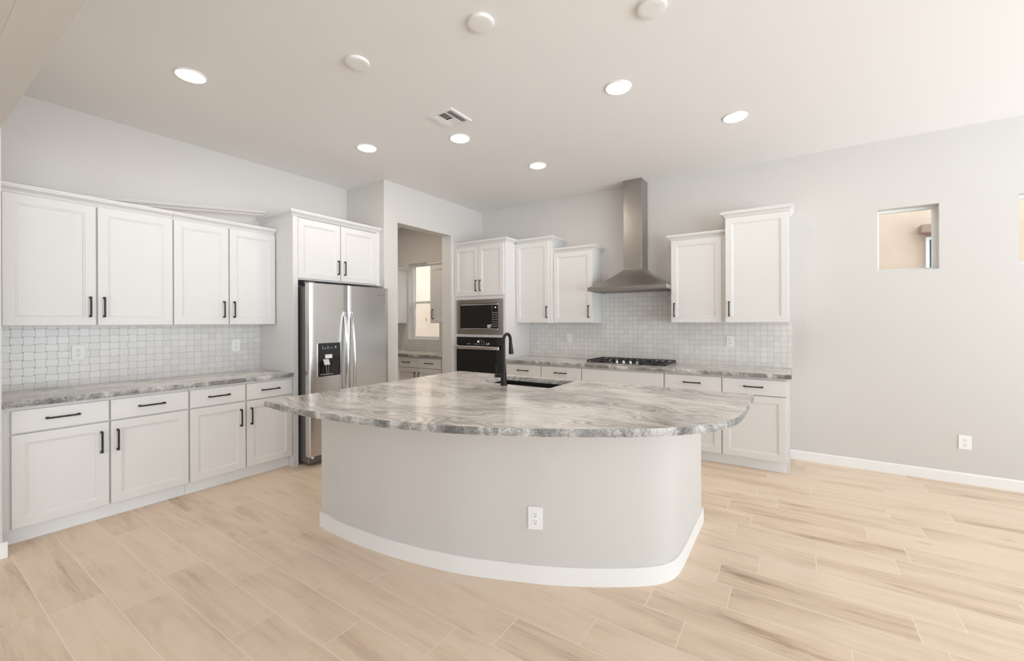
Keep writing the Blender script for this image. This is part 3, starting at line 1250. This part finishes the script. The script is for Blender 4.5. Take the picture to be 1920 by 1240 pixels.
def rplate(x0, x1, z0, z1, r, ya, yb):
    bm = bmesh.new()
    a = [bm.verts.new((x, ya, z)) for x, z in rrect(x0, x1, z0, z1, r)]
    b = [bm.verts.new((x, yb, z)) for x, z in rrect(x0, x1, z0, z1, r)]
    n = len(a)
    for k in range(n):
        bm.faces.new((a[k], a[(k + 1) % n], b[(k + 1) % n], b[k]))
    bm.faces.new(a)
    bm.faces.new(list(reversed(b)))
    return bm


obj('dispenser_rim', rplate(dx0 - .005, dx1 + .005, dz0 - .005, dz1 + .005, .016, -.005, .002), 'chrome', dl)
dp = obj('dispenser_panel', rplate(dx0, dx1, dz0, dz1, .013, -.0065, 0), 'bglass', dl)
bm = bmesh.new()
panel_with_holes(bm, dx0 + .008, dx1 - .008, dz0 + .012, 1.065, [(dx0 + .014, dx1 - .014, dz0 + .018, 1.06)], lambda u, v, w: (u, -.0095 if w else -.006, v))
obj('recess_frame', bm, 'bplast', dl)
obj('control_strip', B(dx0 + .004, dx1 - .004, -.009, -.0064, 1.068, dz1 - .004, bev=.001), 'bplast', dl)
bm = bmesh.new()
for x, z, w, h in [(.128, 1.160, .006, .006), (.128, 1.140, .008, .010), (.155, 1.142, .007, .010), (.182, 1.160, .010, .006), (.182, 1.142, .008, .010), (.207, 1.146, .014, .004),
                   (.230, 1.146, .008, .004), (.262, 1.160, .014, .004), (.262, 1.145, .005, .012), (.272, 1.145, .005, .012)]:
    obj('icon_marking', B(x, x + w, -.0096, -.0091, z, z + h), 'mark', dl)
obj('spout_block', B(.152, .226, -.020, -.0095, 1.048, 1.085, bev=.002), 'paper', dl)
bm = bmesh.new()
vs = [bm.verts.new(p) for p in ((.130, -.014, 1.040), (.190, -.014, 1.040), (.200, -.026, .985), (.140, -.026, .985),
                                (.130, -.010, 1.040), (.190, -.010, 1.040), (.200, -.020, .985), (.140, -.020, .985))]
for f in ((0, 1, 2, 3), (7, 6, 5, 4), (0, 4, 5, 1), (1, 5, 6, 2), (2, 6, 7, 3), (3, 7, 4, 0)):
    bm.faces.new([vs[i] for i in f])
obj('paddle', bm, 'mark', dl)
obj('drip_tray', B(.100, .230, -.028, -.0095, .890, .897, bev=.002), 'gplast', dl)
bm = bmesh.new()
tube(bm, [(.160, -.016, .984), (.172, -.014, .900)], .003, 8)
tube(bm, [(.188, -.016, .984), (.188, -.014, .900)], .002, 8)
obj('paddle_arm', bm, 'gplast', dl)
# base grille, foot, hinge caps
obj('base_grille', B(.060, WR - .03, .098, .13, .004, .108, bev=.004), 'steeld', rf)
bm = bmesh.new()
for k in range(3):
    box(bm, .10, WR - .07, .0955, .0985, .030 + k * .024, .036 + k * .024)
obj('grille_slot', bm, 'slot', rf)
bm = bmesh.new()
lathe(bm, [(.012, .078), (.018, .082), (.018, .100), (.010, .112)], (.066, .062, 0), 16)
tube(bm, [(.066, .062, .085), (.080, .088, .050)], .008, 8)
obj('leveling_foot', bm, 'chrome', rf, True)
for x in (.06, WR - .06):
    obj('hinge_cap', B(x - .03, x + .03, .05, .15, 1.7795, 1.795, bev=.004), 'steeld', rf)
fcur = bpy.data.curves.new('logo', 'FONT')
fcur.body = 'Whirlpool'
fcur.size = .022
fcur.extrude = .0004
tmp = bpy.data.objects.new('logo_source', fcur)
COL.objects.link(tmp)
bpy.context.view_layer.update()
lme = bpy.data.meshes.new_from_object(tmp.evaluated_get(bpy.context.evaluated_depsgraph_get()))
bpy.data.objects.remove(tmp)
lme.transform(Matrix.Translation((.792, -.0006, 1.694)) @ Matrix.Rotation(math.radians(90), 4, 'X'))
lme.materials.append(MAT['logo'])
lo = bpy.data.objects.new('logo', lme)
lo.parent = dr_
COL.objects.link(lo)

# ------------------------------------------------------------------ island
front = smooth_path([(-2.722, 1.703), (-2.484, 1.688), (-2.20, 1.697), (-2.00, 1.716), (-1.586, 1.798), (-1.227, 1.930), (-1.02, 2.026), (-.822, 2.143),
                     (-.660, 2.262), (-.578, 2.352), (-.540, 2.45), (-.530, 2.60), (-.530, 2.85), (-.530, 3.205)], .03)


def offset_poly(path, d):
    out = []
    n = len(path)
    for i in range(n):
        p, q = path[max(i - 1, 0)], path[min(i + 1, n - 1)]
        tx, ty = q[0] - p[0], q[1] - p[1]
        l = math.hypot(tx, ty)
        out.append((path[i][0] - ty / l * d, path[i][1] + tx / l * d))
    return out


def ribbon(outer, inner, z0, z1):
    bm = bmesh.new()
    n = len(outer)
    R = [[bm.verts.new((x, y, z)) for x, y in lst] for lst in (outer, inner) for z in (z0, z1)]
    o0, o1, i0, i1 = R[0], R[1], R[2], R[3]
    for k in range(n - 1):
        bm.faces.new((o0[k], o0[k + 1], o1[k + 1], o1[k]))
        bm.faces.new((i0[k], i1[k], i1[k + 1], i0[k + 1]))
        bm.faces.new((o1[k], o1[k + 1], i1[k + 1], i1[k]))
        bm.faces.new((o0[k], i0[k], i0[k + 1], o0[k + 1]))
    for k in (0, n - 1):
        bm.faces.new((o0[k], o1[k], i1[k], i0[k]))
    return bm


XIL = -2.722
isl = thing('kitchen_island', 'curved grey painted island base with white baseboard', 'island', (-1.6, 2.5, 0))
sh = (1.6, -2.5)
loc_ = lambda lst: [(x + sh[0], y + sh[1]) for x, y in lst]
wall_o = offset_poly(front, .016)
obj('curved_wall', ribbon(loc_(wall_o), loc_(offset_poly(front, .12)), 0, ZB - .0005), 'wall', isl, True, 40)
bb = ribbon(loc_(front), loc_(offset_poly(front, .0158)), 0, BH + .006)
obj('baseboard', bb, 'trim', isl, True, 40)
bm = B(XIL + .014 + sh[0], XIL + .11 + sh[0], 1.835 + sh[1], 3.10 + sh[1], 0, ZB - .0005)
obj('side_wall', bm, 'wall', isl)
obj('side_baseboard', B(XIL + sh[0], XIL + .0138 + sh[0], 1.72 + sh[1], 3.10 + sh[1], 0, BH + .006), 'trim', isl)
obj('back_cabinet_face', B(XIL + .11 + sh[0], -.66 + sh[0], 3.18 + sh[1], 3.20 + sh[1], .11, ZB - .001), 'cab', isl)
obj('toe_kick', B(XIL + .11 + sh[0], -.66 + sh[0], 3.10 + sh[1], 3.11 + sh[1], 0, .11), 'toe', isl)
cwid = (2.722 - .11 - .66) / 4
for k in range(4):
    a = XIL + .11 + cwid * k + sh[0]
    db_ = door_bm(-(a + cwid - .005), -(a + .005), .115, .85)
    db_.transform(Matrix.Translation((0, 3.2205 + sh[1], 0)) @ Matrix.Rotation(PI, 4, 'Z'))
    d = obj('door', db_, 'cab', isl)
    pb = pull_bm(-(a + (.05 if k % 2 else cwid - .05)), .70, True)
    pb.transform(Matrix.Translation((0, 3.2205 + sh[1], 0)) @ Matrix.Rotation(PI, 4, 'Z'))
    obj('handle', pb, 'black', d)

topf = smooth_path([(-2.745, 1.352), (-2.50, 1.335), (-2.252, 1.338), (-1.986, 1.365), (-1.761, 1.398), (-1.597, 1.432), (-1.346, 1.505), (-1.166, 1.580), (-.991, 1.668),
                    (-.784, 1.790), (-.622, 1.893), (-.466, 2.024), (-.364, 2.135), (-.291, 2.262), (-.243, 2.410), (-.226, 2.588), (-.224, 2.90), (-.224, 3.235)], .013)
loop = topf[:-1]
rough = [True] * len(loop)
for seg, rg, stp in (([topf[-1], (-2.768, 3.222)], True, .03), ([(-2.768, 3.222), topf[0]], True, .02)):
    d = densify(seg, stp)[:-1]
    loop += d
    rough += [rg] * len(d)
SX0, SX1, SY0, SY1 = -2.165, -1.488, 2.735, 3.165
it = flat_slab(slab_with_edge([(x + 1.6, y - 2.5) for x, y in loop], rough, [(x + 1.6, y - 2.5) for x, y in
                              [(SX0 + .01, SY0), (SX1 - .01, SY0), (SX1, SY0 + .01), (SX1, SY1 - .01), (SX1 - .01, SY1), (SX0 + .01, SY1), (SX0, SY1 - .01), (SX0, SY0 + .01)]],
                              ZB, ZC, amp=.007), 'island_countertop', 'large swirled grey granite island top with a curved chiselled front edge')
it.location = (-1.6, 2.5, 0)

# sink
sk = thing('sink', 'black undermount sink set into the island top', 'sink', (SX0, SY0, ZB - .23))
sw_, sd_ = SX1 - SX0, SY1 - SY0
bm = bmesh.new()
t = .006
oz0, oz1 = 0, .2295
panel = [(-.004, sw_ + .004, -.004, sd_ + .004)]
box(bm, -.012, sw_ + .012, -.012, sd_ + .012, 0, t)
box(bm, -.012, -.004, -.012, sd_ + .012, t, oz1)
box(bm, sw_ + .004, sw_ + .012, -.012, sd_ + .012, t, oz1)
box(bm, -.004, sw_ + .004, -.012, -.004, t, oz1)
box(bm, -.004, sw_ + .004, sd_ + .004, sd_ + .012, t, oz1)
obj('basin', bm, 'bplast', sk)
bm = bmesh.new()
lathe(bm, [(.045, t), (.045, t + .002), (.030, t + .003), (.028, t + .001)], (sw_ / 2, sd_ / 2 + .08, 0), 24)
obj('drain', bm, 'chrome', sk, True)

# faucet
fa = thing('faucet', 'black gooseneck pull-down faucet standing at the island sink', 'faucet', (-1.85, 2.672, ZC))
bm = bmesh.new()
lathe(bm, [(.027, .0003), (.027, .006), (.0255, .010), (.024, .05), (.0205, .09), (.0165, .13), (.0135, .165), (.0122, .19)], (0, 0, 0), 28)
obj('body', bm, 'black', fa, True, 50)
bm = bmesh.new()
pts = [(0, 0, .188), (0, 0, .25), (0, 0, .325)]
for k in range(0, 13):
    a = PI * k / 12 * .93
    pts.append((0, .046 - .046 * math.cos(a), .345 + .046 * math.sin(a)))
pts.append((0, .0945, .318))
tube(bm, pts, .0122, 14)
obj('spout', bm, 'black', fa, True, 50)
bm = bmesh.new()
tube(bm, [(0, .0940, .322), (0, .0965, .300), (0, .1005, .262), (0, .1035, .236), (0, .1038, .2335)], [.0135, .0145, .0180, .0195, .016], 20)
obj('spray_head', bm, 'black', fa, True, 50)
bm = bmesh.new()
lathe(bm, [(.0135, -.078), (.0142, -.074), (.0142, -.050), (.0125, -.018)], (0, 0, .070), 20, 'X')
obj('handle_hub', bm, 'black', fa, True, 50)
bm = bmesh.new()
tube(bm, [(-.066, 0, .080), (-.069, 0, .110), (-.074, 0, .150)], [.0045, .005, .0062], 12)
obj('lever', bm, 'black', fa, True, 50)


# ------------------------------------------------------------------ plates and outlets (local x along wall, front at y<0)
def outlet_parts(root, w=.076, h=.118, kind='outlet'):
    bm = B(-w / 2, w / 2, -.0065, -.0003, -h / 2, h / 2, bev=.0025, seg=2)
    obj('cover_plate', bm, 'plate', root)
    if kind == 'outlet':
        for s in (-1, 1):
            bm = bmesh.new()
            lathe(bm, [(.0165, -.0085), (.0175, -.0078), (.0175, -.006)], (0, 0, s * .0195), 24, 'Y')
            soc = obj('socket', bm, 'plate', root, True)
            bm = bmesh.new()
            box(bm, -.0075, -.0052, -.0090, -.0084, s * .0195 + .000, s * .0195 + .009)
            box(bm, .0052, .0075, -.0090, -.0084, s * .0195 + .001, s * .0195 + .008)
            lathe(bm, [(.003, -.0090), (.003, -.0084)], (0, 0, s * .0195 - .0075), 12, 'Y')
            obj('slot', bm, 'slot', soc)
    elif kind == 'switch':
        obj('rocker', B(-.0165, .0165, -.0095, -.0064, -.033, .033, bev=.002), 'plate', root)


def outlet(name, label, loc, rz, kind='outlet', w=.076, h=.118):
    r = thing(name, label, 'light switch' if kind == 'switch' else 'power outlet', loc, rz)
    outlet_parts(r, w, h, kind)
    return r


outlet('power_outlet', 'white outlet in the left backsplash near the far left of the photo', (XW + .009, .897, 1.170), R90)
outlet('power_outlet', 'white outlet in the left backsplash close to the refrigerator panel', (XW + .009, 2.023, 1.172), R90)
outlet('light_switch', 'white switch plate in the back wall tiles left of the cooktop', (-2.505, YW - .009, 1.180), 0, 'switch')
outlet('power_outlet', 'white outlet in the back wall tiles right of the cooktop', (-.583, YW - .009, 1.178), 0)
outlet('power_outlet', 'white outlet low on the bare grey wall at the right', (1.211, YW - .0005, .353), 0, w=.080, h=.122)
# island outlet: find the wall point and its normal
bi = min(range(1, len(wall_o) - 1), key=lambda i: abs(wall_o[i][0] + 1.150))
pa, pb_ = wall_o[bi - 1], wall_o[bi + 1]
ang = math.atan2(pb_[1] - pa[1], pb_[0] - pa[0])
outlet('power_outlet', 'white double outlet on the curved front of the island', (wall_o[bi][0], wall_o[bi][1] - .0008, .346), ang, w=.080, h=.122)

# ------------------------------------------------------------------ ceiling fixtures
LIGHTS = [((-3.370, 1.191), 'recessed ceiling light nearest the left wall cabinets, largest in view'),
          ((-1.038, 2.937), 'recessed ceiling light over the right half of the island'),
          ((-.399, 3.894), 'recessed ceiling light furthest right, toward the bare grey wall'),
          ((-3.387, 2.617), 'recessed ceiling light in front of the refrigerator cabinet'),
          ((-2.517, 2.949), 'recessed ceiling light right beside the air vent'),
          ((-2.270, 3.925), 'recessed ceiling light nearest the oven tower'),
          ((-5.05, 4.02), 'added unseen ceiling light that brightens the pantry behind the doorway')]
proto = None
lamp_d = bpy.data.lights.new('downlight', 'AREA')
lamp_d.shape = 'DISK'
lamp_d.size = .13
lamp_d.energy = LAMP_WATTS
lamp_d.color = (1.0, .87, .74)
for (x, y), lab in LIGHTS:
    if proto is None:
        r = thing('recessed_light', lab, 'ceiling light', (x, y, H), 0, 'recessed lights in the kitchen ceiling')
        bm = bmesh.new()
        lathe(bm, [(.075, -.0095), (.086, -.0085), (.094, -.0035), (.095, -.0004)], (0, 0, 0), 40)
        obj('trim_ring', bm, 'trim', r, True, 60)
        bm = bmesh.new()
        lathe(bm, [(.083, -.0092), (.080, -.0112), (.05, -.0128), (.01, -.0130)], (0, 0, 0), 40)
        obj('diffuser', bm, 'lens', r, True, 60)
        proto = r
    else:
        r = copy_tree(proto)
        r.location = (x, y, H)
        r['label'] = lab
    ld = lamp_d
    if x < -4:  # added unseen pantry lamp, set stronger to brighten the interior
        ld = lamp_d.copy()
        ld.energy = 9.0
    lo_ = bpy.data.objects.new('downlight', ld)
    lo_.location = (x, y, H - .016)
    COL.objects.link(lo_)

dproto = None
for (x, y), lab in [((-2.319, 1.721), 'white round ceiling cover disc furthest left of the three over the island'),
                    ((-1.444, 1.872), 'white round ceiling cover disc in the middle of the row of three'),
                    ((-.623, 2.283), 'white round ceiling cover disc cut off by the top edge of the photo')]:
    if dproto is None:
        r = thing('ceiling_cover', lab, 'ceiling cover', (x, y, H), 0, 'round cover discs over the island')
        bm = bmesh.new()
        lathe(bm, [(.045, -.019), (.066, -.0185), (.072, -.0165), (.0745, -.012), (.075, -.0004)], (0, 0, 0), 40)
        obj('disc', bm, 'trim', r, True, 40)
        dproto = r
    else:
        r = copy_tree(dproto)
        r.location = (x, y, H)
        r['label'] = lab

# air vent, 4 louvre fields
vt = thing('air_vent', 'square white louvred air vent in the ceiling', 'air vent', (-2.337, 2.613, H))
h = .127
bm = bmesh.new()
panel_with_holes(bm, -h, h, -h, h, [(-h + .024, h - .024, -h + .024, h - .024)], lambda u, v, w: (u, v, -.0004 if w else -.010))
obj('frame', bm, 'trim', vt)
obj('duct', B(-h + .024, h - .024, -h + .024, h - .024, -.0018, -.0005), 'slot', vt)
iw = h - .025


def blade(p0, p1, lean):
    bm = bmesh.new()
    a, b = Vector((*p0, -.002)), Vector((*p1, -.002))
    d = (b - a).normalized()
    n = Vector((-d.y, d.x, 0)) * lean
    w = Vector((0, 0, -.009))
    up_ = Vector((0, 0, .0012))
    vs = [a - n * .004, b - n * .004, b + n * .006 + w, a + n * .006 + w]
    lo1 = [bm.verts.new(v) for v in vs]
    hi1 = [bm.verts.new(v + n * .0014 + up_) for v in vs]
    for k in range(4):
        bm.faces.new((lo1[k], lo1[(k + 1) % 4], hi1[(k + 1) % 4], hi1[k]))
    bm.faces.new(lo1)
    bm.faces.new(list(reversed(hi1)))
    return bm


for k in range(3):
    s = iw - .014 - k * .018
    obj('louvre', blade((s, -iw), (s, iw), -1), 'trim', vt)
    obj('louvre', blade((-s, -iw), (-s, iw), 1), 'trim', vt)
xm = iw - .014 - 2 * .018 - .012
for k in range(5):
    y = iw - .012 - k * .0185
    obj('louvre', blade((-xm, y), (xm, y), 1), 'trim', vt)
    obj('louvre', blade((-xm, -y), (xm, -y), -1), 'trim', vt)
bm = B(-xm - .004, -xm, -iw, iw, -.011, -.002)
box(bm, xm, xm + .004, -iw, iw, -.011, -.002)
obj('divider', bm, 'trim', vt)

# ------------------------------------------------------------------ pantry fittings
XPB = XP - .17 - .003
base_cabinet('white base cabinet in the pantry below its window', (-5.205, YBF, 0), 0, XPB + 5.205, D_K, [0, .478, .955])
base_cabinet('white base cabinet deep in the pantry left of the window cabinet', (-6.160, YBF, 0), 0, .954, D_K, [0, .477, .954])
counter('grey granite counter inside the pantry', (-6.3, YBF, 0), 0, XPB + 6.3, D_K, (False, False))
splash('pale tile backsplash inside the pantry under its window', (-6.3, YW - .0085, 0), 0,
       [(0, W3[0] + 6.3, ZC + .0005, ZU - .001), (W3[0] + 6.3, W3[1] + 6.3, ZC + .0005, W3[2] - .001), (W3[1] + 6.3, XPB + 6.3, ZC + .0005, ZU - .001)])
wall_cabinet('white wall cabinet left of the pantry window', (-6.22, YU), 0, .60, YW - YU - .001, 2.276, [(.004, .299, .26), (.303, .596, .34)], 2.33, right=YW - YU - .025)
wall_cabinet('white wall cabinet overlapping the right side of the pantry window', (-4.765, YU), 0, XPB + 4.765, YW - YU - .001, 2.276, [(.004, XPB + 4.761, .065)], 2.33, left=YW - YU - .025)
